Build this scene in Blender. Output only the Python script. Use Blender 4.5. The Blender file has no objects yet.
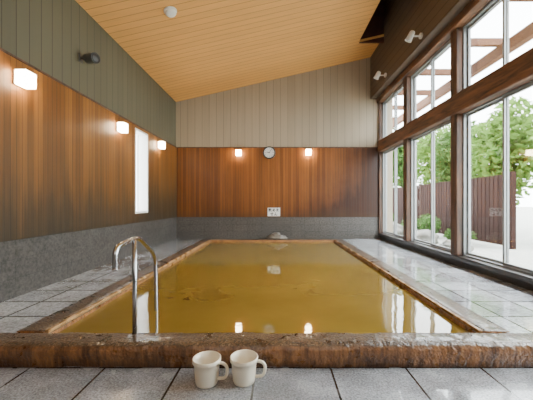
import bpy, bmesh, math, random
from mathutils import Vector, Matrix, noise
random.seed(7)
S = bpy.context.scene
COL = S.collection
PI = math.pi

# ------------------------------------------------------------------ shape helpers
def NB(): return bmesh.new()
def bx(bm, x0,x1,y0,y1,z0,z1, bev=0, seg=2, mtx=None):
    b = bmesh.new()
    bmesh.ops.create_cube(b, size=1)
    for v in b.verts:
        v.co = Vector(((x0+x1)/2+v.co.x*(x1-x0), (y0+y1)/2+v.co.y*(y1-y0), (z0+z1)/2+v.co.z*(z1-z0)))
    if bev: bmesh.ops.bevel(b, geom=b.edges[:], offset=bev, segments=seg, affect='EDGES', profile=.5)
    join(bm, b, mtx)
def join(bm, b, mtx=None):
    if mtx is not None: bmesh.ops.transform(b, matrix=mtx, verts=b.verts)
    me = bpy.data.meshes.new('t'); b.to_mesh(me); b.free(); bm.from_mesh(me); bpy.data.meshes.remove(me)
def lathe(bm, prof, seg=32, mtx=None, smooth=True):
    b = bmesh.new(); rings=[]
    for r,z in prof:
        if r < 1e-6: rings.append([b.verts.new((0,0,z))])
        else: rings.append([b.verts.new((r*math.cos(2*PI*i/seg), r*math.sin(2*PI*i/seg), z)) for i in range(seg)])
    for a,c in zip(rings, rings[1:]):
        for i in range(seg):
            j=(i+1)%seg
            if len(a)==1 and len(c)==1: continue
            if len(a)==1: f=b.faces.new((a[0],c[j],c[i]))
            elif len(c)==1: f=b.faces.new((a[i],a[j],c[0]))
            else: f=b.faces.new((a[i],a[j],c[j],c[i]))
            f.smooth=smooth
    bmesh.ops.recalc_face_normals(b, faces=b.faces)
    join(bm, b, mtx)
def smooth_path(pts, n=8):
    P=[Vector(p) for p in pts]; out=[]
    for i in range(len(P)-1):
        p0=P[max(i-1,0)];p1=P[i];p2=P[i+1];p3=P[min(i+2,len(P)-1)]
        for k in range(n):
            t=k/n
            out.append(.5*((2*p1)+(-p0+p2)*t+(2*p0-5*p1+4*p2-p3)*t*t+(-p0+3*p1-3*p2+p3)*t*t*t))
    out.append(P[-1]); return out
def tube(bm, pts, r, seg=16, sx=1.0, taper=None):
    b=bmesh.new(); rings=[]; up=Vector((1,0,0))
    for i,p in enumerate(pts):
        p=Vector(p)
        t=(Vector(pts[min(i+1,len(pts)-1)])-Vector(pts[max(i-1,0)])).normalized()
        u=up-t*up.dot(t)
        if u.length<1e-3: u=Vector((0,1,0))-t*t.y
        u.normalize(); w=t.cross(u); up=u
        rr=r if taper is None else r+(taper-r)*i/(len(pts)-1)
        rings.append([b.verts.new(p+u*rr*sx*math.cos(2*PI*k/seg)+w*rr*math.sin(2*PI*k/seg)) for k in range(seg)])
    for a,c in zip(rings,rings[1:]):
        for k in range(seg):
            f=b.faces.new((a[k],a[(k+1)%seg],c[(k+1)%seg],c[k])); f.smooth=True
    b.faces.new(rings[0][::-1]); b.faces.new(rings[-1])
    bmesh.ops.recalc_face_normals(b, faces=b.faces)
    join(bm,b)
def prism_xz(bm, pts, y0, y1):
    b=bmesh.new(); A=[b.verts.new((x,y0,z)) for x,z in pts]; B=[b.verts.new((x,y1,z)) for x,z in pts]
    b.faces.new(A); b.faces.new(B[::-1]); n=len(pts)
    for i in range(n): b.faces.new((A[i],B[i],B[(i+1)%n],A[(i+1)%n]))
    bmesh.ops.recalc_face_normals(b, faces=b.faces); join(bm,b)

def obj(name, bm, m, parent=None, loc=(0,0,0)):
    me=bpy.data.meshes.new(name); bm.to_mesh(me); bm.free()
    me.materials.append(m)
    o=bpy.data.objects.new(name, me); COL.objects.link(o); o.location=loc
    if parent: o.parent=parent
    return o
def struct(name, bm, m):
    o=obj(name,bm,m); o['kind']='structure'; return o
def tag(o, label, cat, group=None, kind=None):
    o['label']=label; o['category']=cat
    if group: o['group']=group
    if kind: o['kind']=kind
    return o
def thing(name, label, cat, loc=(0,0,0), rotz=0, group=None):
    o=bpy.data.objects.new(name,None); COL.objects.link(o); o.empty_display_size=.1
    o.location=loc; o.rotation_euler=(0,0,rotz)
    return tag(o,label,cat,group)
def dup(root, loc, rotz=None, label=None, group=None):
    r=root.copy(); COL.objects.link(r); r.location=loc
    if rotz is not None: r.rotation_euler=(0,0,rotz)
    if label: r['label']=label
    if group: r['group']=group
    for ch in list(root.children):
        c=ch.copy(); COL.objects.link(c); c.parent=r
        for g in ch.children:
            d=g.copy(); COL.objects.link(d); d.parent=c
    return r

# ------------------------------------------------------------------ materials
class N:
    def __init__(s,name):
        s.m=bpy.data.materials.new(name); s.m.use_nodes=True; s.nt=s.m.node_tree
        s.b=s.nt.nodes['Principled BSDF']; s.out=s.nt.nodes['Material Output']
    def n(s,t,**kw):
        x=s.nt.nodes.new(t)
        for k,v in kw.items(): setattr(x,k,v)
        return x
    def l(s,a,b): s.nt.links.new(a,b)
    def setin(s,sock,v):
        if isinstance(v,bpy.types.NodeSocket): s.l(v,sock)
        else: sock.default_value=v
    def math(s,op,a,b=0.0,c=None):
        x=s.n('ShaderNodeMath',operation=op); s.setin(x.inputs[0],a); s.setin(x.inputs[1],b)
        if c is not None: s.setin(x.inputs[2],c)
        return x.outputs[0]
    def co(s): 
        if not hasattr(s,'_co'): s._co=s.n('ShaderNodeTexCoord').outputs['Object']
        return s._co
    def sep(s):
        if not hasattr(s,'_sep'):
            s._sep=s.n('ShaderNodeSeparateXYZ'); s.l(s.co(),s._sep.inputs[0])
        return s._sep.outputs
    def noise(s,scale,detail=4,rough=.55,vec=(1,1,1),dist=0):
        mp=s.n('ShaderNodeMapping'); s.l(s.co(),mp.inputs[0]); mp.inputs['Scale'].default_value=vec
        x=s.n('ShaderNodeTexNoise'); s.l(mp.outputs[0],x.inputs['Vector'])
        x.inputs['Scale'].default_value=scale; x.inputs['Detail'].default_value=detail
        x.inputs['Roughness'].default_value=rough; x.inputs['Distortion'].default_value=dist
        return x.outputs['Fac']
    def mix(s,f,a,b,bt='MIX'):
        x=s.n('ShaderNodeMix',data_type='RGBA',blend_type=bt)
        s.setin(x.inputs[0],f)
        for sock,v in ((x.inputs[6],a),(x.inputs[7],b)):
            if isinstance(v,tuple): sock.default_value=(*v,1)[:4]
            else: s.l(v,sock)
        return x.outputs[2]
    def rng(s,v,a,b,c,d):
        x=s.n('ShaderNodeMapRange'); s.setin(x.inputs[0],v)
        for i,k in enumerate((a,b,c,d)): x.inputs[i+1].default_value=k
        return x.outputs[0]
    def grey(s,v):
        cc=s.n('ShaderNodeCombineColor')
        for i in range(3): s.l(v,cc.inputs[i])
        return cc.outputs[0]
    def bump(s,h,st=.3,d=.01):
        x=s.n('ShaderNodeBump'); s.l(h,x.inputs['Height']); x.inputs['Strength'].default_value=st; x.inputs['Distance'].default_value=d
        s.l(x.outputs[0],s.b.inputs['Normal'])
    def col(s,c):
        if isinstance(c,tuple): s.b.inputs['Base Color'].default_value=(*c,1)
        else: s.l(c,s.b.inputs['Base Color'])
    def rough(s,r): s.setin(s.b.inputs['Roughness'],r)
    def film(s,w,r=.03):
        # thin film of standing water over the surface
        s.setin(s.b.inputs['Coat Weight'],w); s.b.inputs['Coat Roughness'].default_value=r; s.b.inputs['Coat IOR'].default_value=1.45
        bn=s.n('ShaderNodeBump'); s.l(s.noise(5,2,.5),bn.inputs['Height']); bn.inputs['Strength'].default_value=.12; bn.inputs['Distance'].default_value=.02
        s.l(bn.outputs[0],s.b.inputs['Coat Normal'])

def simple(name,c,rough=.5,metal=0,var=.12,sc=20,bump=0):
    k=N(name); f=k.noise(sc)
    k.col(k.mix(f,tuple(x*(1-var) for x in c),tuple(min(1,x*(1+var)) for x in c)))
    k.rough(rough); k.b.inputs['Metallic'].default_value=metal
    if bump: k.bump(f,bump,.005)
    return k.m

def planks(name, axis, width, c1, c2, groove=(.02,.015,.01), gw=.05, rough=.45, streak=.35, svec=(14,14,.6), stain=None, spec=.5):
    k=N(name); s=k.sep(); u=k.math('DIVIDE',s[axis],width); u=k.math('ADD',u,100.37)
    fr=k.math('FRACT',u); fl=k.math('FLOOR',u)
    wn=k.n('ShaderNodeTexWhiteNoise',noise_dimensions='1D'); k.l(fl,wn.inputs['W'])
    base=k.mix(wn.outputs['Value'],c1,c2)
    st=k.noise(1.0,6,.65,svec,.4)
    dark=k.rng(st,.3,.75,1-streak,1+streak*.6)
    c=k.mix(1.0,base,k.grey(dark),'MULTIPLY')
    if stain: c=stain(k,c,s)
    g=k.math('LESS_THAN',fr,gw)
    c=k.mix(k.math('MULTIPLY',g,.8),c,groove)
    k.col(c); k.rough(k.rng(st,.2,.8,rough-.08,rough+.12))
    k.b.inputs['Specular IOR Level'].default_value=spec
    k.bump(k.math('SUBTRACT',k.math('MULTIPLY',st,.3),g),.5,.006)
    return k.m

def tiles(name, ax, tw, th, c1, c2, mortar, ms=.006, rough=(.12,.45), off=(0,0), grain=90, stag=0, wet=2.0, contrast=(.55,1.4), film=None, dampdark=0):
    k=N(name); s=k.sep(); cb=k.n('ShaderNodeCombineXYZ')
    k.l(k.math('ADD',s[ax[0]],off[0]),cb.inputs[0]); k.l(k.math('ADD',s[ax[1]],off[1]),cb.inputs[1])
    b=k.n('ShaderNodeTexBrick'); b.offset=stag; k.l(cb.outputs[0],b.inputs['Vector'])
    b.inputs['Scale'].default_value=1; b.inputs['Brick Width'].default_value=tw; b.inputs['Row Height'].default_value=th
    b.inputs['Mortar Size'].default_value=ms; b.inputs['Mortar Smooth'].default_value=.2
    b.inputs['Color1'].default_value=(*c1,1); b.inputs['Color2'].default_value=(*c2,1); b.inputs['Mortar'].default_value=(*mortar,1)
    g=k.noise(grain,3,.75); g2=k.noise(3,4)
    v=k.math('MULTIPLY',k.rng(g,.3,.7,*contrast),k.rng(g2,.3,.7,.88,1.1))
    wn=k.noise(wet,3)
    if dampdark: v=k.math('MULTIPLY',v,k.rng(wn,.40,.56,1-dampdark,1))
    k.col(k.mix(1.0,b.outputs['Color'],k.grey(v),'MULTIPLY'))
    k.rough(k.rng(wn,.4,.6,rough[0],rough[1]))
    k.bump(k.math('SUBTRACT',k.math('MULTIPLY',g,.12),b.outputs['Fac']),.3,.004)
    if film: k.film(k.rng(wn,.44,.60,film[1],film[0]))
    return k.m

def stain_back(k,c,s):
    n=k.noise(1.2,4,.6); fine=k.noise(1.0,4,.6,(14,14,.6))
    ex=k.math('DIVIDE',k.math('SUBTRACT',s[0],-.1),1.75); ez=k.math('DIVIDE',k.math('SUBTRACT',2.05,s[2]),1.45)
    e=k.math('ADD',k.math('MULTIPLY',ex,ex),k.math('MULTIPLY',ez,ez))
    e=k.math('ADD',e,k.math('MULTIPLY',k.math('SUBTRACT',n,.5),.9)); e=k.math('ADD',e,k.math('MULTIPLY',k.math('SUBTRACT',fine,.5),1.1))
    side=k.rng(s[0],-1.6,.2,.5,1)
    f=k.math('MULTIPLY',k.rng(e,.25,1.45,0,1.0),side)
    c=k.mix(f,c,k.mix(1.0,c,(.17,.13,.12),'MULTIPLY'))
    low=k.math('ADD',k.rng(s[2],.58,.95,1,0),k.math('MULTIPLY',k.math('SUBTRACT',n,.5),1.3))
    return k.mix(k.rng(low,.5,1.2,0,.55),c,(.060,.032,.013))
def stain_left(k,c,s):
    n=k.noise(1.1,3,.55,(1.6,1.6,.7)); fine=k.noise(1.0,4,.6,(20,20,.6))
    low=k.math('ADD',k.rng(s[2],.58,1.9,1.2,0),k.math('MULTIPLY',k.math('SUBTRACT',n,.5),.8))
    low=k.math('ADD',low,k.math('MULTIPLY',k.math('SUBTRACT',fine,.5),.8))
    c=k.mix(k.rng(low,.10,1.0,0,.88),c,(.060,.035,.013))
    return k.mix(k.rng(low,.7,1.3,0,.8),c,(.018,.016,.010))

M={}
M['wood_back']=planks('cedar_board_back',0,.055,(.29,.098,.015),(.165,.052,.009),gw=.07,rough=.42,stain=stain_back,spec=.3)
M['wood_left']=planks('cedar_board_left',1,.055,(.28,.110,.018),(.155,.057,.010),gw=.07,rough=.45,stain=stain_left,spec=.35)
M['up_back']=planks('grey_siding_back',0,.15,(.35,.285,.20),(.31,.255,.18),(.08,.06,.045),gw=.04,rough=.6,streak=.1)
M['up_left']=planks('grey_siding_left',1,.13,(.108,.100,.062),(.092,.086,.053),(.02,.018,.012),gw=.06,rough=.55,streak=.12)
M['ceil']=planks('ceiling_board',1,.115,(.78,.41,.12),(.72,.37,.105),(.28,.12,.03),gw=.07,rough=.55,streak=.1,svec=(.6,14,14))
M['clap']=planks('dark_siding',2,.13,(.115,.080,.052),(.095,.066,.043),(.018,.012,.008),gw=.08,rough=.6,streak=.2,svec=(14,.6,14))
M['brown']=planks('dark_brown_board',2,.2,(.07,.022,.012),(.055,.018,.01),gw=.03,rough=.6,svec=(3,3,3))
M['stone_left']=tiles('granite_wainscot_left',(1,2),.30,.153,(.048,.043,.038),(.054,.048,.042),(.028,.025,.022),ms=.003,rough=(.4,.5),off=(0,-.122),grain=38,contrast=(.35,1.75))
M['stone_back']=tiles('granite_wainscot_back',(0,2),.30,.153,(.062,.055,.048),(.068,.060,.052),(.036,.033,.030),ms=.003,rough=(.4,.5),off=(0,-.122),grain=38,contrast=(.4,1.7))
M['floor']=tiles('granite_floor_tile',(0,1),.4,.4,(.33,.345,.37),(.40,.415,.44),(.028,.025,.023),ms=.006,off=(.11,.0),rough=(.08,.28),grain=100,wet=4,contrast=(.38,1.6),film=(.6,1),dampdark=.25)
M['deck']=tiles('granite_deck_tile',(0,1),.3,.3,(.40,.42,.45),(.56,.58,.61),(.035,.032,.030),ms=.008,off=(.0,.1),rough=(.05,.15),grain=60,wet=3.0,contrast=(.5,1.45),film=(.9,1),dampdark=.25)
def crust(name):
    k=N(name); vo=k.n('ShaderNodeTexVoronoi'); k.l(k.co(),vo.inputs['Vector']); vo.inputs['Scale'].default_value=65
    n=k.noise(9,6,.7); n2=k.noise(80,3,.6); n3=k.noise(1.0,6,.7,(24,24,2.2)); n4=k.noise(2.2,4,.6)
    c=k.mix(k.rng(n,.35,.65,0,1),(.075,.045,.025),(.17,.10,.05))
    c=k.mix(k.rng(n2,.45,.6,0,.8),c,(.020,.014,.010))
    c=k.mix(k.rng(vo.outputs['Distance'],0,.32,.85,0),c,(.38,.28,.18))
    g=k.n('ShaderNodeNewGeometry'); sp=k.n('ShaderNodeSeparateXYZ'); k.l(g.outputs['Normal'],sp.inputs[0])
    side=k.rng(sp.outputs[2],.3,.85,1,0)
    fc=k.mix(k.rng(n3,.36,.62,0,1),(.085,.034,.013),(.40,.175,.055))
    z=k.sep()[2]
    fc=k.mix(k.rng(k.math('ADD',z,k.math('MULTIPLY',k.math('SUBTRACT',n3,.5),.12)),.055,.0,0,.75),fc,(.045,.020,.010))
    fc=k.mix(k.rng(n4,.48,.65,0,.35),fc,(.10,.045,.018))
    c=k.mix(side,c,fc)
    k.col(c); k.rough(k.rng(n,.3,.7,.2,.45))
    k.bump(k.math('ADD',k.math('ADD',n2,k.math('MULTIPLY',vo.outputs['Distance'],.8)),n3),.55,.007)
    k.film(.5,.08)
    return k.m
M['crust']=crust('mineral_crusted_stone')
M['ledge']=planks('wet_bath_timber',0,3.0,(.42,.24,.10),(.38,.21,.085),gw=0,rough=.25,streak=.5,svec=(6,6,6))
k=N('iron_spring_water')
k.col(k.mix(k.rng(k.noise(.9,4,.6),.3,.7,0,1),(.165,.102,.014),(.245,.158,.026)))
k.rough(.015); k.b.inputs['IOR'].default_value=1.65
k.bump(k.math('ADD',k.noise(2.2,2,.5,(1,.8,1)),k.math('MULTIPLY',k.noise(12,3,.5),.10)),.09,.05); M['water']=k.m
M['postwood']=planks('weathered_post_timber',2,9,(.105,.048,.024),(.105,.048,.024),gw=0,rough=.6,streak=1.0,svec=(20,20,2.5))
M['beamwood']=planks('weathered_beam_timber',2,9,(.17,.074,.032),(.17,.074,.032),gw=0,rough=.6,streak=1.0,svec=(20,2.2,20))
M['sill']=simple('dark_sill_stone',(.035,.032,.03),.3,bump=.2)
M['alu']=simple('silver_window_frame',(.24,.25,.25),.4,.3,.05)
M['steel']=simple('brushed_stainless',(.50,.51,.52),.24,1,.08,30)
M['mug']=simple('cream_plastic',(.86,.78,.62),.3,0,.03,8)
M['white']=simple('white_plastic',(.75,.74,.70),.4,0,.04)
M['black']=simple('black_plastic',(.02,.02,.02),.4)
M['dgrey']=simple('dark_grey_plastic',(.07,.07,.07),.45)
M['ink']=simple('black_ink',(.01,.01,.012),.5)
M['rock']=simple('garden_rock',(.11,.105,.09),.8,0,.5,6,.6)
M['spout']=simple('wet_spout_stone',(.15,.13,.105),.3,0,.8,18,.8)
M['gravel']=simple('garden_gravel',(.30,.30,.27),.9,0,.3,40,.5)
M['fence']=planks('fence_board',1,.13,(.030,.014,.011),(.022,.010,.008),gw=.0,rough=.8,streak=.3,spec=.1)
M['bark']=simple('bark',(.07,.045,.03),.9,0,.4,12,.8)
M['eave']=simple('eave_timber',(.13,.05,.02),.8,0,.3,10)
def leafm(name,c):
    k=N(name); f=k.noise(3,3)
    cc=k.mix(f,tuple(x*.5 for x in c),c); k.col(cc); k.rough(.8); k.b.inputs['Specular IOR Level'].default_value=.15
    t=k.n('ShaderNodeBsdfTranslucent'); k.l(cc,t.inputs[0]); ms=k.n('ShaderNodeMixShader'); ms.inputs[0].default_value=.4
    k.l(k.b.outputs[0],ms.inputs[1]); k.l(t.outputs[0],ms.inputs[2]); k.l(ms.outputs[0],k.out.inputs[0]); return k.m
M['leafA']=leafm('leaf_bright',(.16,.29,.055)); M['leafB']=leafm('leaf_deep',(.075,.155,.035)); M['leafC']=leafm('leaf_pale',(.28,.42,.12))
def glass(name,tint,refl=1.0):
    k=N(name); k.nt.nodes.remove(k.b); t=k.n('ShaderNodeBsdfTransparent'); t.inputs[0].default_value=(*tint,1)
    g=k.n('ShaderNodeBsdfGlossy'); g.inputs['Roughness'].default_value=.02
    f=k.n('ShaderNodeFresnel'); f.inputs[0].default_value=1.45
    ms=k.n('ShaderNodeMixShader'); k.l(k.math('MULTIPLY',f.outputs[0],refl),ms.inputs[0]); k.l(t.outputs[0],ms.inputs[1]); k.l(g.outputs[0],ms.inputs[2])
    k.l(ms.outputs[0],k.out.inputs[0]); return k.m
M['glass']=glass('clear_pane',(.97,.985,.98),.25); M['frost']=glass('pale_pane',(.98,.98,.98),.3)
def emit(name,c,s):
    k=N(name); k.col(c); k.b.inputs['Emission Color'].default_value=(*c,1); k.b.inputs['Emission Strength'].default_value=s; return k.m
M['lamp']=emit('lit_lamp_glass',(1,.78,.50),52)
M['spotlens']=simple('lamp_lens',(.6,.6,.55),.1)

# ------------------------------------------------------------------ dimensions
CZ=.878; DZ=.122; D=6.3; XL=-2.1; XR=2.205; YB=-1.6
SL=.2298
def cz(x): return 3.48+SL*x
IN_L,IN_R,IN_F,IN_B=-1.325,1.18,1.76,6.12

def rects_with_hole(a0,a1,b0,b1,h):
    h0,h1,k0,k1=h
    return [(a0,h0,b0,b1),(h1,a1,b0,b1),(h0,h1,b0,k0),(h0,h1,k1,b1)]
bm=NB(); bx(bm,XL-.1,XR+.1,YB,1.69,-.1,0); struct('floor',bm,M['floor'])
bm=NB(); bx(bm,XL,-1.5,1.74,D,-.02,DZ); struct('floor_left',bm,M['deck'])
bm=NB(); bx(bm,1.35,XR-.005,1.74,D,-.02,DZ); struct('floor_right',bm,M['deck'])
slit=(4.42,4.86,.72,1.99)
bm=NB()
for r in rects_with_hole(YB,D+.1,-.1,3.2,slit): bx(bm,XL-.15,XL,r[0],r[1],r[2],r[3])
struct('wall_left',bm,M['up_left'])
bm=NB()
for r in rects_with_hole(YB,D,.584,2.03,slit): bx(bm,XL-.001,XL+.022,r[0],r[1],r[2],r[3])
struct('wall_left_boards',bm,M['wood_left'])
bm=NB(); bx(bm,XL-.001,XL+.012,YB,D,0,.584); struct('baseboard_left',bm,M['stone_left'])
bm=NB(); bx(bm,XL,XL+.03,YB,D,2.03,2.05,.004); struct('trim_1',bm,M['postwood'])
w=bpy.data.objects.new('window_9',None); COL.objects.link(w); w['kind']='structure'
bm=NB(); a,b,c,d=slit
for r in ((a,a+.025,c,d),(b-.025,b,c,d),(a+.025,b-.025,c,c+.03),(a+.025,b-.025,d-.03,d)): bx(bm,XL-.12,XL+.03,r[0],r[1],r[2],r[3],.003)
obj('window_frame',bm,M['white'],w)
bm=NB(); bx(bm,XL-.10,XL-.09,a+.02,b-.02,c+.02,d-.02); obj('pane',bm,M['frost'],w)
bm=NB(); prism_xz(bm,[(XL-.15,-.1),(2.45,-.1),(2.45,4.9),(1.5,4.9),(XL-.15,cz(XL-.15))],D,D+.12); struct('wall_back',bm,M['up_back'])
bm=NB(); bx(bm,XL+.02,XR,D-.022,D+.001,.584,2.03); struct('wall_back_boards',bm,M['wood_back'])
bm=NB(); bx(bm,XL+.01,XR,D-.012,D+.001,0,.584); struct('baseboard_back',bm,M['stone_back'])
bm=NB(); bx(bm,XL+.03,XR,D-.03,D,2.03,2.05,.004); struct('trim_2',bm,M['postwood'])
bm=NB(); bx(bm,XL-.15,2.5,YB-.12,YB,-.1,4.9); struct('wall_front',bm,M['up_back'])
UX=1.98
bm=NB()
def slab(x0,x1,y0,y1):
    b=bmesh.new(); vs=[]
    for t in (0,.04):
        vs.append([b.verts.new((x,y,cz(x)+t)) for x,y in ((x0,y0),(x1,y0),(x1,y1),(x0,y1))])
    b.faces.new(vs[0]); b.faces.new(vs[1][::-1])
    for i in range(4): b.faces.new((vs[0][i],vs[0][(i+1)%4],vs[1][(i+1)%4],vs[1][i]))
    bmesh.ops.recalc_face_normals(b,faces=b.faces); join(bm,b)
slab(XL-.15,1.52,YB,D); slab(1.52,UX+.02,5.5,D)
struct('ceiling',bm,M['ceil'])
bm=NB()
bx(bm,1.53,UX+.02,5.51,5.55,cz(1.53)+.0,4.9); bx(bm,1.49,1.53,YB,5.55,cz(1.52)+.02,4.9); bx(bm,1.49,2.5,YB,5.55,4.85,4.9)
struct('ceiling_recess',bm,M['brown'])
UZ=3.06
bm=NB(); bx(bm,UX,2.45,YB,D,UZ,4.88); struct('wall_right',bm,M['clap'])
bm=NB(); bx(bm,XR,XR+.2,YB,D,-.1,.2); bx(bm,XR+.02,XR+.2,YB,.9,.2,UZ); struct('wall_right_base',bm,M['sill'])
bm=NB(); bx(bm,XR-.06,XR+.2,.9,D-.015,.2,.25,.008); struct('trim_3',bm,M['sill'])
bm=NB(); bx(bm,XR-.085,XR+.13,.8,D-.025,1.94,2.17,.012); struct('trim_4',bm,M['beamwood'])
bm=NB(); bx(bm,XR-.10,XR+.13,.8,D-.025,2.965,UZ,.008); struct('trim_5',bm,M['beamwood'])
ys=[D-.06,5.0,3.63,2.26,.9]
tn=6
for y in ys:
    for z0,z1 in ((.25,1.94),(2.17,2.965)):
        bm=NB(); bx(bm,XR-.06,XR+.09,y-.065 if y<6 else y+.0,y+.065 if y<6 else D-.025,z0,z1,.010)
        struct('trim_%d'%tn,bm,M['postwood']); tn+=1
wn=1
def window(y0,y1,z0,z1,name):
    w=bpy.data.objects.new(name,None); COL.objects.link(w); w['kind']='structure'; w.location=(XR+.05,0,0)
    bm=NB(); f=.018
    for r in ((y0,y0+f,z0,z1),(y1-f,y1,z0,z1),(y0+f,y1-f,z0,z0+f),(y0+f,y1-f,z1-f,z1)): bx(bm,-.035,.05,*r,.003)
    obj('window_frame',bm,M['alu'],w)
    ym=(y0+y1)/2; g=.022
    for i,(a,b) in enumerate(((y0+f,ym+.011),(ym-.011,y1-f))):
        x0=-.025+.03*i; c,d=z0+f,z1-f
        bm=NB()
        for r in ((a,a+g,c,d),(b-g,b,c,d),(a+g,b-g,c,c+g*1.2),(a+g,b-g,d-g,d)): bx(bm,x0,x0+.022,*r,.003)
        s=obj('sash',bm,M['alu'],w)
        bm=NB(); bx(bm,x0+.009,x0+.013,a+g-.005,b-g+.005,c+g,d-g+.005); obj('pane',bm,M['glass'],s)
for i in range(4):
    hi=ys[i]-(.065 if i else 0); lo=ys[i+1]+.065
    window(lo,hi,.25,1.94,'window_%d'%wn); wn+=1
    window(lo,hi,2.17,2.965,'window_%d'%wn); wn+=1

# ------------------------------------------------------------------ bath
pool=thing('sunken_bath','long sunken bath edged with mineral crusted stone in the middle of the room','bath',(0,0,0))
def crusty_bar(length_axis,a0,a1,prof,step,amp,seed,fine=.35):
    b=bmesh.new(); n=int((a1-a0)/step); rows=[]
    for i in range(n+1):
        a=a0+(a1-a0)*i/n; row=[]
        for (u,z) in prof:
            p=Vector((a,u,z)) if length_axis=='x' else Vector((u,a,z))
            d=noise.noise_vector(p*7+Vector((seed,0,0)))*amp+noise.noise_vector(p*45)*amp*fine
            if length_axis=='x': q=Vector((p.x,p.y+d.y,p.z+d.z*.6))
            else: q=Vector((p.x+d.x,p.y,p.z+d.z*.6))
            row.append(b.verts.new(q))
        rows.append(row)
    m=len(prof)
    for r,s in zip(rows,rows[1:]):
        for j in range(m-1):
            f=b.faces.new((r[j],r[j+1],s[j+1],s[j])); f.smooth=True
    b.faces.new(rows[0]); b.faces.new(rows[-1][::-1])
    bmesh.ops.recalc_face_normals(b,faces=b.faces)
    return b
def dens(pts,n):
    out=[]
    for (a,b),(c,d) in zip(pts,pts[1:]):
        for k in range(n): out.append((a+(c-a)*k/n,b+(d-b)*k/n))
    out.append(pts[-1]); return out
prof=dens([(1.605,-.005),(1.598,.04),(1.588,.075),(1.588,.098),(1.598,.118),(1.622,.128),(1.68,.129),(1.735,.126),(1.752,.118),(1.757,.10),(1.757,.0)],3)
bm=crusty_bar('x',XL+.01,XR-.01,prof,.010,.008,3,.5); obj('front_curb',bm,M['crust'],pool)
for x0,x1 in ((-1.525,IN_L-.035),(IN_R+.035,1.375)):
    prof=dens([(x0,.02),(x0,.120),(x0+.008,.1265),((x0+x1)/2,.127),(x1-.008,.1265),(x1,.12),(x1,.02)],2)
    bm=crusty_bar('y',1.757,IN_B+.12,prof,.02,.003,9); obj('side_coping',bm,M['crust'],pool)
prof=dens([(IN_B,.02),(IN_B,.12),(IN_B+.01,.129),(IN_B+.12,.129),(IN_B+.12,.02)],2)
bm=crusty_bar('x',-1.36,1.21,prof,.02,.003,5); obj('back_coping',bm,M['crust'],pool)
bm=NB(); bx(bm,-1.6,1.4,IN_B+.12,D-.01,0,DZ); struct('floor_back',bm,M['deck'])
for x0,x1 in ((IN_L-.038,IN_L-.012),(IN_R+.012,IN_R+.038)):
    bm=NB(); bx(bm,x0,x1,1.765,IN_B,-.1,.129,.005); obj('timber_edge',bm,M['ledge'],pool)
for x0,x1 in ((IN_L-.014,IN_L),(IN_R,IN_R+.014)):
    bm=NB(); bx(bm,x0,x1,1.765,IN_B,-.1,.112,.003); obj('inner_face',bm,M['crust'],pool)
bm=NB(); bx(bm,-1.4,1.25,1.75,IN_B+.1,-.7,-.65); bx(bm,-1.4,1.25,1.70,1.75,-.7,0.0); bx(bm,-1.4,1.25,IN_B+.005,IN_B+.06,-.7,.1)
obj('basin',bm,M['crust'],pool)
bm=NB(); bx(bm,IN_L-.004,IN_R+.004,1.752,IN_B+.01,-.04,.088)
tag(obj('bath_water',bm,M['water']),'opaque golden brown spring water filling the sunken bath','water',kind='stuff')

# ------------------------------------------------------------------ handrail
XH=-.815
hr=thing('handrail','bent stainless steel handrail at the front left corner of the bath','handrail',(XH,1.72,.128))
def L(y,z,x=0): return (x,y-1.72,z-.128)
bm=NB()
tube(bm,smooth_path([L(1.52,.545),L(1.52,.59),L(1.524,.625),L(1.545,.650),L(1.59,.660),L(1.68,.667,-.005),L(1.77,.668,-.012),L(1.84,.655,-.022),L(1.93,.618,-.034),L(2.03,.572,-.046),L(2.12,.525,-.056),L(2.175,.47,-.064),L(2.195,.39,-.067),L(2.205,.2,-.067),L(2.21,.02,-.067)],8),.0132,20)
obj('grab_rail',bm,M['steel'],hr)
bm=NB(); tube(bm,[L(1.73,.10),L(1.73,.4),L(1.73,.666)],.0125,20); obj('post',bm,M['steel'],hr)
bm=NB(); lathe(bm,[(0,0),(.0155,0),(.016,.006),(.011,.012),(0,.013)],20,Matrix.Translation((0,-.20,.419))@Matrix.Rotation(PI,4,'X')); obj('end_cap',bm,M['steel'],hr)

# ------------------------------------------------------------------ mugs
def mug(loc,rot,label):
    t=thing('wash_cup',label,'cup',loc,rot,'cream plastic cups on the floor')
    bm=NB()
    lathe(bm,[(0,.004),(.042,.004),(.046,0),(.051,.003),(.0545,.012),(.0562,.03),(.0600,.08),(.0618,.103),(.0665,.105),(.0685,.108),(.0690,.123),(.066,.126),(.0610,.123),(.0565,.08),(.053,.03),(.048,.012),(.042,.008),(0,.008)],48)
    obj('body',bm,M['mug'],t)
    bm=NB(); tube(bm,smooth_path([(.055,0,.103),(.075,0,.106),(.094,0,.100),(.104,0,.085),(.104,0,.064),(.098,0,.045),(.084,0,.034),(.052,0,.030)],6),.0075,12)
    obj('handle',bm,M['mug'],t)
mug((-.337,1.463,0),math.radians(-12),'cream plastic cup standing left of its twin in front of the bath')
mug((-.157,1.475,0),math.radians(-8),'cream plastic cup standing right of its twin in front of the bath')

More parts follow.
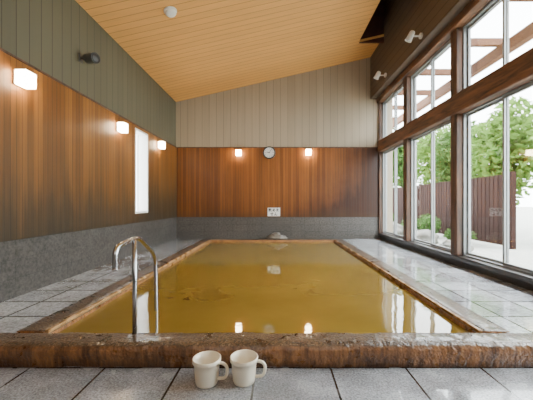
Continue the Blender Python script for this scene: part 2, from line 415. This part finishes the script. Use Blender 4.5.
# ------------------------------------------------------------------ wall lamps
def sconce(loc,rot,label,group):
    t=thing('wall_lamp',label,'lamp',loc,rot,group)
    bm=NB(); bx(bm,0,.016,-.055,.055,-.055,.055,.003); obj('backplate',bm,M['white'],t)
    bm=NB(); bx(bm,.016,.105,-.056,.056,-.060,.056,.010,3); obj('lamp_shade',bm,M['lamp'],t)
    bm=NB(); bx(bm,.014,.108,-.058,.058,.056,.063,.003); obj('cap',bm,M['white'],t)
    return t
s0=sconce((XL+.022,2.42,1.875),0,'lit square lamp on the left boards, nearest to the camera','lamps on the left wall')
dup(s0,(XL+.022,3.95,1.87),0,'lit square lamp on the left boards, between the nearest lamp and the slit window')
dup(s0,(XL+.022,5.30,1.90),0,'lit square lamp on the left boards beyond the slit window')
dup(s0,(-.777,D-.022,1.92),-PI/2,'lit square lamp on the back wall to the left of the clock','lamps on the back wall')
dup(s0,(.672,D-.022,1.93),-PI/2,'lit square lamp on the back wall to the right of the clock','lamps on the back wall')

# ------------------------------------------------------------------ clock
t=thing('wall_clock','round black rimmed clock with white face between two back wall lamps','clock',(-.14,D-.022,1.93))
R=Matrix.Rotation(PI/2,4,'X')
bm=NB(); lathe(bm,[(0,0),(.128,0),(.132,.01),(.130,.035),(.120,.042),(.108,.036),(.106,.02),(0,.02)],48,R); obj('case',bm,M['black'],t)
bm=NB(); lathe(bm,[(0,.019),(.107,.019),(.107,.024),(0,.024)],48,R,False); face=obj('face',bm,M['white'],t)
for i in range(12):
    l=.018 if i%3 else .026
    bm=NB(); bx(bm,-.003,.003,-.026,-.0235,.098-l,.098,0,mtx=Matrix.Rotation(i*PI/6,4,'Y'))
    obj('hour_mark',bm,M['ink'],face)
for nm,ln,wd,an,yy in (('hour_hand',.055,.006,math.radians(280),-.028),('minute_hand',.085,.004,math.radians(35),-.031)):
    bm=NB(); bx(bm,-wd,wd,yy,yy+.002,-.015,ln,0,mtx=Matrix.Rotation(an,4,'Y')); obj(nm,bm,M['ink'],t)

# ------------------------------------------------------------------ sign
t=thing('notice_sign','small white notice with dark lettering on the back wall above the spout','sign',(-.045,D-.022,.69))
bm=NB(); bx(bm,-.13,.13,-.012,0,-.088,.088,.003); obj('board',bm,M['white'],t)
GL={'nomu':[[(.25,1),(.02,.75)],[(.25,1),(.48,.78)],[(.15,.72),(.38,.72)],[(.12,.6),(.4,.6),(.4,.35),(.12,.35)],[(.12,.47),(.4,.47)],[(.12,.6),(.12,.05),(.4,.15)],[(.65,1),(.52,.7)],[(.6,.82),(.95,.82),(.88,.65)],[(.73,.7),(.7,.4),(.5,.02)],[(.72,.45),(.97,.02)]],
'me':[[(.25,.85),(.35,.5),(.5,.15)],[(.65,.95),(.5,.4),(.25,.1),(.1,.3),(.3,.6),(.65,.7),(.9,.45),(.8,.15),(.6,.02)]],
'ma':[[(.15,.8),(.85,.8)],[(.2,.58),(.8,.58)],[(.52,1),(.52,.2),(.35,.08),(.18,.18),(.3,.32),(.55,.25),(.85,.08)]],
'se':[[(.05,.62),(.95,.68)],[(.7,.95),(.7,.4),(.6,.35)],[(.3,.9),(.3,.2),(.4,.08),(.85,.08)]],
'n':[[(.5,.98),(.1,.05),(.3,.4),(.5,.42),(.58,.1),(.75,.05),(.95,.35)]]}
def glyph(b,key,x,z,s,w):
    for st in GL[key]:
        for (p,q),(u,v) in zip(st,st[1:]):
            dx_,dz_=(u-p)*s,(v-q)*s; ln=math.hypot(dx_,dz_); an=math.atan2(dz_,dx_)
            bx(b,-w/2,ln+w/2,-.0145,-.0118,-w/2,w/2,0,mtx=Matrix.Translation((x+p*s,0,z+q*s))@Matrix.Rotation(-an,4,'Y'))
bm=NB()
for i,g in enumerate(('nomu','me','ma')): glyph(bm,g,-.112+i*.078,.011,.064,.0095)
obj('lettering',bm,M['ink'],t)
bm=NB()
for i,g in enumerate(('se','n')): glyph(bm,g,-.073+i*.08,-.074,.064,.0095)
obj('lettering',bm,M['ink'],t)

# ------------------------------------------------------------------ spout and rocks
def rockb(rad,seed,off,sub=3):
    b=bmesh.new(); bmesh.ops.create_icosphere(b,subdivisions=sub,radius=1)
    for v in b.verts:
        n=1+.3*noise.noise(v.co*1.8+Vector((seed,0,0)))+.06*noise.noise(v.co*5)
        v.co=Vector((v.co.x*rad[0]*n+off[0],v.co.y*rad[1]*n+off[1],max(v.co.z*rad[2]*n,-rad[2]*.5)+rad[2]*.5+off[2]))
    for f in b.faces: f.smooth=True
    return b
t=thing('water_spout','small rough stone water spout on the far rim of the bath','spout',(.02,6.19,.132))
obj('base_stone',rockb((.20,.06,.065),2,(0,0,0)),M['spout'],t)
obj('top_stone',rockb((.10,.05,.055),6,(-.02,0,.06)),M['spout'],t)

# ------------------------------------------------------------------ spotlights
def aim(d): return Vector(d).to_track_quat('Z','Y').to_matrix().to_4x4()
def spot(y,z,label):
    t=thing('spotlight',label,'spotlight',(UX,y,z),0,'spotlights on the dark siding')
    bm=NB(); lathe(bm,[(0,0),(.04,0),(.04,.02),(.034,.026),(0,.026)],28,aim((-1,0,0))); obj('mount',bm,M['white'],t)
    bm=NB(); tube(bm,smooth_path([(-.02,0,0),(-.07,0,-.003),(-.11,0,-.002)],4),.011,10); obj('arm',bm,M['white'],t)
    mt=Matrix.Translation((-.15,.0,.0))@aim((-.35,.25,-.75))
    bm=NB(); lathe(bm,[(0,-.065),(.028,-.063),(.036,-.05),(.038,-.02),(.040,.03),(.046,.06),(.048,.068),(.043,.068),(.04,.05),(0,.05)],32,mt); h=obj('head',bm,M['white'],t)
    bm=NB(); lathe(bm,[(0,.051),(.038,.051),(.03,.058),(0,.061)],28,mt); obj('lens',bm,M['spotlens'],h)
spot(4.08,3.15,'white spotlight on the dark siding, the one nearer the camera')
spot(5.40,3.18,'white spotlight on the dark siding close to the back wall')

t=thing('wall_speaker','dark grey cylindrical speaker bracketed high on the left siding','speaker',(XL,3.22,2.43))
bm=NB(); bx(bm,0,.012,-.03,.03,-.045,.045,.003); tube(bm,[(.01,0,0),(.06,0,-.01),(.10,0,-.01)],.011,10); obj('bracket',bm,M['dgrey'],t)
mt=Matrix.Translation((.12,0,0))@aim((.85,-.3,-.08))
bm=NB(); lathe(bm,[(0,-.065),(.046,-.064),(.050,-.058),(.052,.05),(.056,.056),(.056,.064),(.05,.064),(.048,.055),(0,.055)],36,mt); obj('body',bm,M['dgrey'],t)
bm=NB(); lathe(bm,[(0,.0565),(.047,.0565),(.035,.062),(0,.065)],28,mt); obj('grille',bm,M['black'],t)
dx,dy=-1.27,3.6
t=thing('smoke_detector','white round smoke detector on the sloping board ceiling','smoke detector',(dx,dy,cz(dx)))
rt=Matrix.Rotation(PI-math.atan(SL),4,'Y')
bm=NB(); lathe(bm,[(0,-.005),(.075,-.005),(.078,.012),(.07,.02),(0,.02)],36,rt); obj('base',bm,M['white'],t)
bm=NB(); lathe(bm,[(.06,.019),(.066,.024),(.064,.04),(.05,.055),(.03,.06),(0,.061)],36,rt); obj('dome',bm,M['white'],t)

# ------------------------------------------------------------------ garden
bm=NB(); bx(bm,XR+.2,60,-20,80,-.15,-.05); struct('floor_garden',bm,M['gravel'])
def fence(y0,label):
    t=thing('garden_fence',label,'fence',(4.7,y0,-.05),0,'board fence panels in the garden')
    for i in range(14):
        bm=NB(); bx(bm,0,.022,.05+i*.13,.05+i*.13+.105,.05,1.52+random.uniform(-.004,.004)); obj('board',bm,M['fence'],t)
    for z in (.3,1.3):
        bm=NB(); bx(bm,.022,.06,.05,1.87,z,z+.07); obj('rail',bm,M['fence'],t)
    bm=NB(); bx(bm,.02,.11,-.045,.045,0,1.56); obj('post',bm,M['fence'],t)
fy=[6.05,7.97,9.89,11.81,13.73]
fl=['dark board fence panel outside the large near window','dark board fence panel behind the middle window, right half','dark board fence panel behind the middle window, left half','dark board fence panel glimpsed left of the middle window','dark board fence panel glimpsed through the farthest window']
for a,l in zip(fy,fl): fence(a,l)
def foliage(b,c,rad,n,size,rng):
    for i in range(n):
        while True:
            p=Vector((rng.uniform(-1,1),rng.uniform(-1,1),rng.uniform(-1,1)))
            if .25<p.length<1: break
        p=p*(1+.35*noise.noise(p*2.3+Vector(c)))
        q=Vector(c)+Vector((p.x*rad[0],p.y*rad[1],p.z*rad[2]))
        u=Vector((rng.gauss(0,1),rng.gauss(0,1),rng.gauss(0,.6))).normalized(); w=u.cross(Vector((rng.gauss(0,1),rng.gauss(0,1),rng.gauss(0,1)))).normalized()
        s=size*rng.uniform(.6,1.3)
        b.faces.new([b.verts.new(q+u*s),b.verts.new(q+w*s*.45),b.verts.new(q-u*s),b.verts.new(q-w*s*.45)])
def tree(name,x,y,h,r,m,label,n=3400,size=.13,seed=0,cat='tree'):
    rng=random.Random(seed); t=thing(name,label,cat,(x,y,-.05),0,'garden trees')
    bm=NB(); tube(bm,smooth_path([(0,0,0),(.06,.04,h*.3),(-.05,.08,h*.6),(.02,0,h*.95)],5),.09,10,taper=.03)
    for i in range(6):
        a=i*1.05+seed; z=h*(.45+.08*i); tube(bm,[(0,0,z),(math.cos(a)*r*.4,math.sin(a)*r*.4,z+.25),(math.cos(a)*r*.65,math.sin(a)*r*.65,z+.35)],.035,6,taper=.01)
    obj('trunk',bm,M['bark'],t)
    bm=NB()
    for i in range(5):
        a=i*2.4+seed; rr=r*.35 if i else 0
        foliage(bm,(math.cos(a)*rr,math.sin(a)*rr,h*(.5+.11*i)),(r*.55,r*.55,r*.6),n//5,size,rng)
    obj('foliage',bm,m,t)
tree('broadleaf_tree',7.3,9.5,3.5,1.3,M['leafA'],'bright green tree behind the fence in the large near window',seed=1)
tree('broadleaf_tree',7.2,6.8,2.8,1.15,M['leafC'],'pale green tree at the right side of the large near window',seed=2)
tree('broadleaf_tree',7.4,12.3,3.7,1.35,M['leafB'],'deep green tree behind the fence, seen beside the big window post',seed=3)
tree('broadleaf_tree',8.4,15.9,4.6,1.7,M['leafA'],'bright tree filling the middle window above the fence',seed=4)
tree('broadleaf_tree',8.8,21.0,5.4,2.0,M['leafB'],'deep green tree seen through the farthest window',n=3400,size=.17,seed=5)
def shrub(x,y,r,h,m,label,seed):
    rng=random.Random(seed); t=thing('garden_shrub',label,'shrub',(x,y,-.05),0,'low shrubs along the fence')
    bm=NB()
    for i in range(7):
        a=i*.9; tube(bm,[(0,0,0),(math.cos(a)*r*.3,math.sin(a)*r*.3,h*.4),(math.cos(a)*r*.6,math.sin(a)*r*.6,h*.75)],.012,6,taper=.005)
    obj('stem',bm,M['bark'],t)
    bm=NB()
    for j in range(4): foliage(bm,(rng.uniform(-.4,.4)*r,rng.uniform(-.6,.6)*r,h*rng.uniform(.35,.7)),(r*.6,r*.6,h*.35),230,.055,rng)
    obj('foliage',bm,m,t)
shrub(4.15,8.0,.42,.6,M['leafB'],'low deep green shrub before the fence, right half of the middle window',11)
shrub(4.15,9.2,.42,.5,M['leafB'],'low green shrub before the fence, left half of the middle window',12)
shrub(4.05,6.5,.36,.4,M['leafB'],'low green shrub before the fence in the large near window',13)
shrub(4.1,11.2,.42,.8,M['leafB'],'deep green shrub seen in the farthest window',14)
for (x,y,r,s,l) in ((3.45,7.0,(.32,.3,.2),3,'grey garden rock outside, beside the big window post'),(3.4,5.7,(.28,.22,.16),8,'grey garden rock outside the large near window'),(3.4,8.6,(.28,.3,.25),15,'grey garden rock below the shrubs in the middle window')):
    tag(obj('garden_rock',rockb(r,s,(0,0,0),4),M['rock'],None,(x,y,-.06)),l,'rock','garden rocks')
bm=NB(); bx(bm,3.25,3.36,-.5,9.5,3.02,3.18,.004); struct('trim_30',bm,M['eave'])
for i,y in enumerate([1.4+1.0*j for j in range(8)]):
    bm=NB(); bx(bm,2.46,3.6,y-.035,y+.035,3.18,3.28); struct('trim_%d'%(31+i),bm,M['eave'])

# ------------------------------------------------------------------ lights, world
def area(name,loc,rot,sx,sy,e,c):
    l=bpy.data.lights.new(name,'AREA'); l.shape='RECTANGLE'; l.size=sx; l.size_y=sy; l.energy=e; l.color=c
    o=bpy.data.objects.new(name,l); COL.objects.link(o); o.location=loc; o.rotation_euler=rot; return o
area('fill_light',(0,YB+.15,2.2),(PI/2+.15,0,0),3.4,1.8,42,(1,.96,.90))  # unseen fill added behind the camera, standing in for bounced room light
sl=bpy.data.lights.new('hazy_sun','SUN'); sl.energy=14; sl.angle=math.radians(28); sl.color=(.97,.98,1)
so=bpy.data.objects.new('hazy_sun',sl); COL.objects.link(so); so.location=(8,4,10)
so.rotation_euler=Vector((-.46,-.05,-1)).to_track_quat('-Z','Y').to_euler()
W=bpy.data.worlds.new('overcast'); S.world=W; W.use_nodes=True
bg=W.node_tree.nodes['Background']; bg.inputs[0].default_value=(.92,.97,1,1); bg.inputs[1].default_value=20

cam=bpy.data.cameras.new('camera'); co=bpy.data.objects.new('camera',cam); COL.objects.link(co)
co.location=(0,0,CZ); co.rotation_euler=(PI/2,0,0); cam.sensor_width=36; cam.lens=300/533*36
cam.shift_x=-(276-266.5)/533; cam.shift_y=3/533; cam.clip_start=.05
S.camera=co
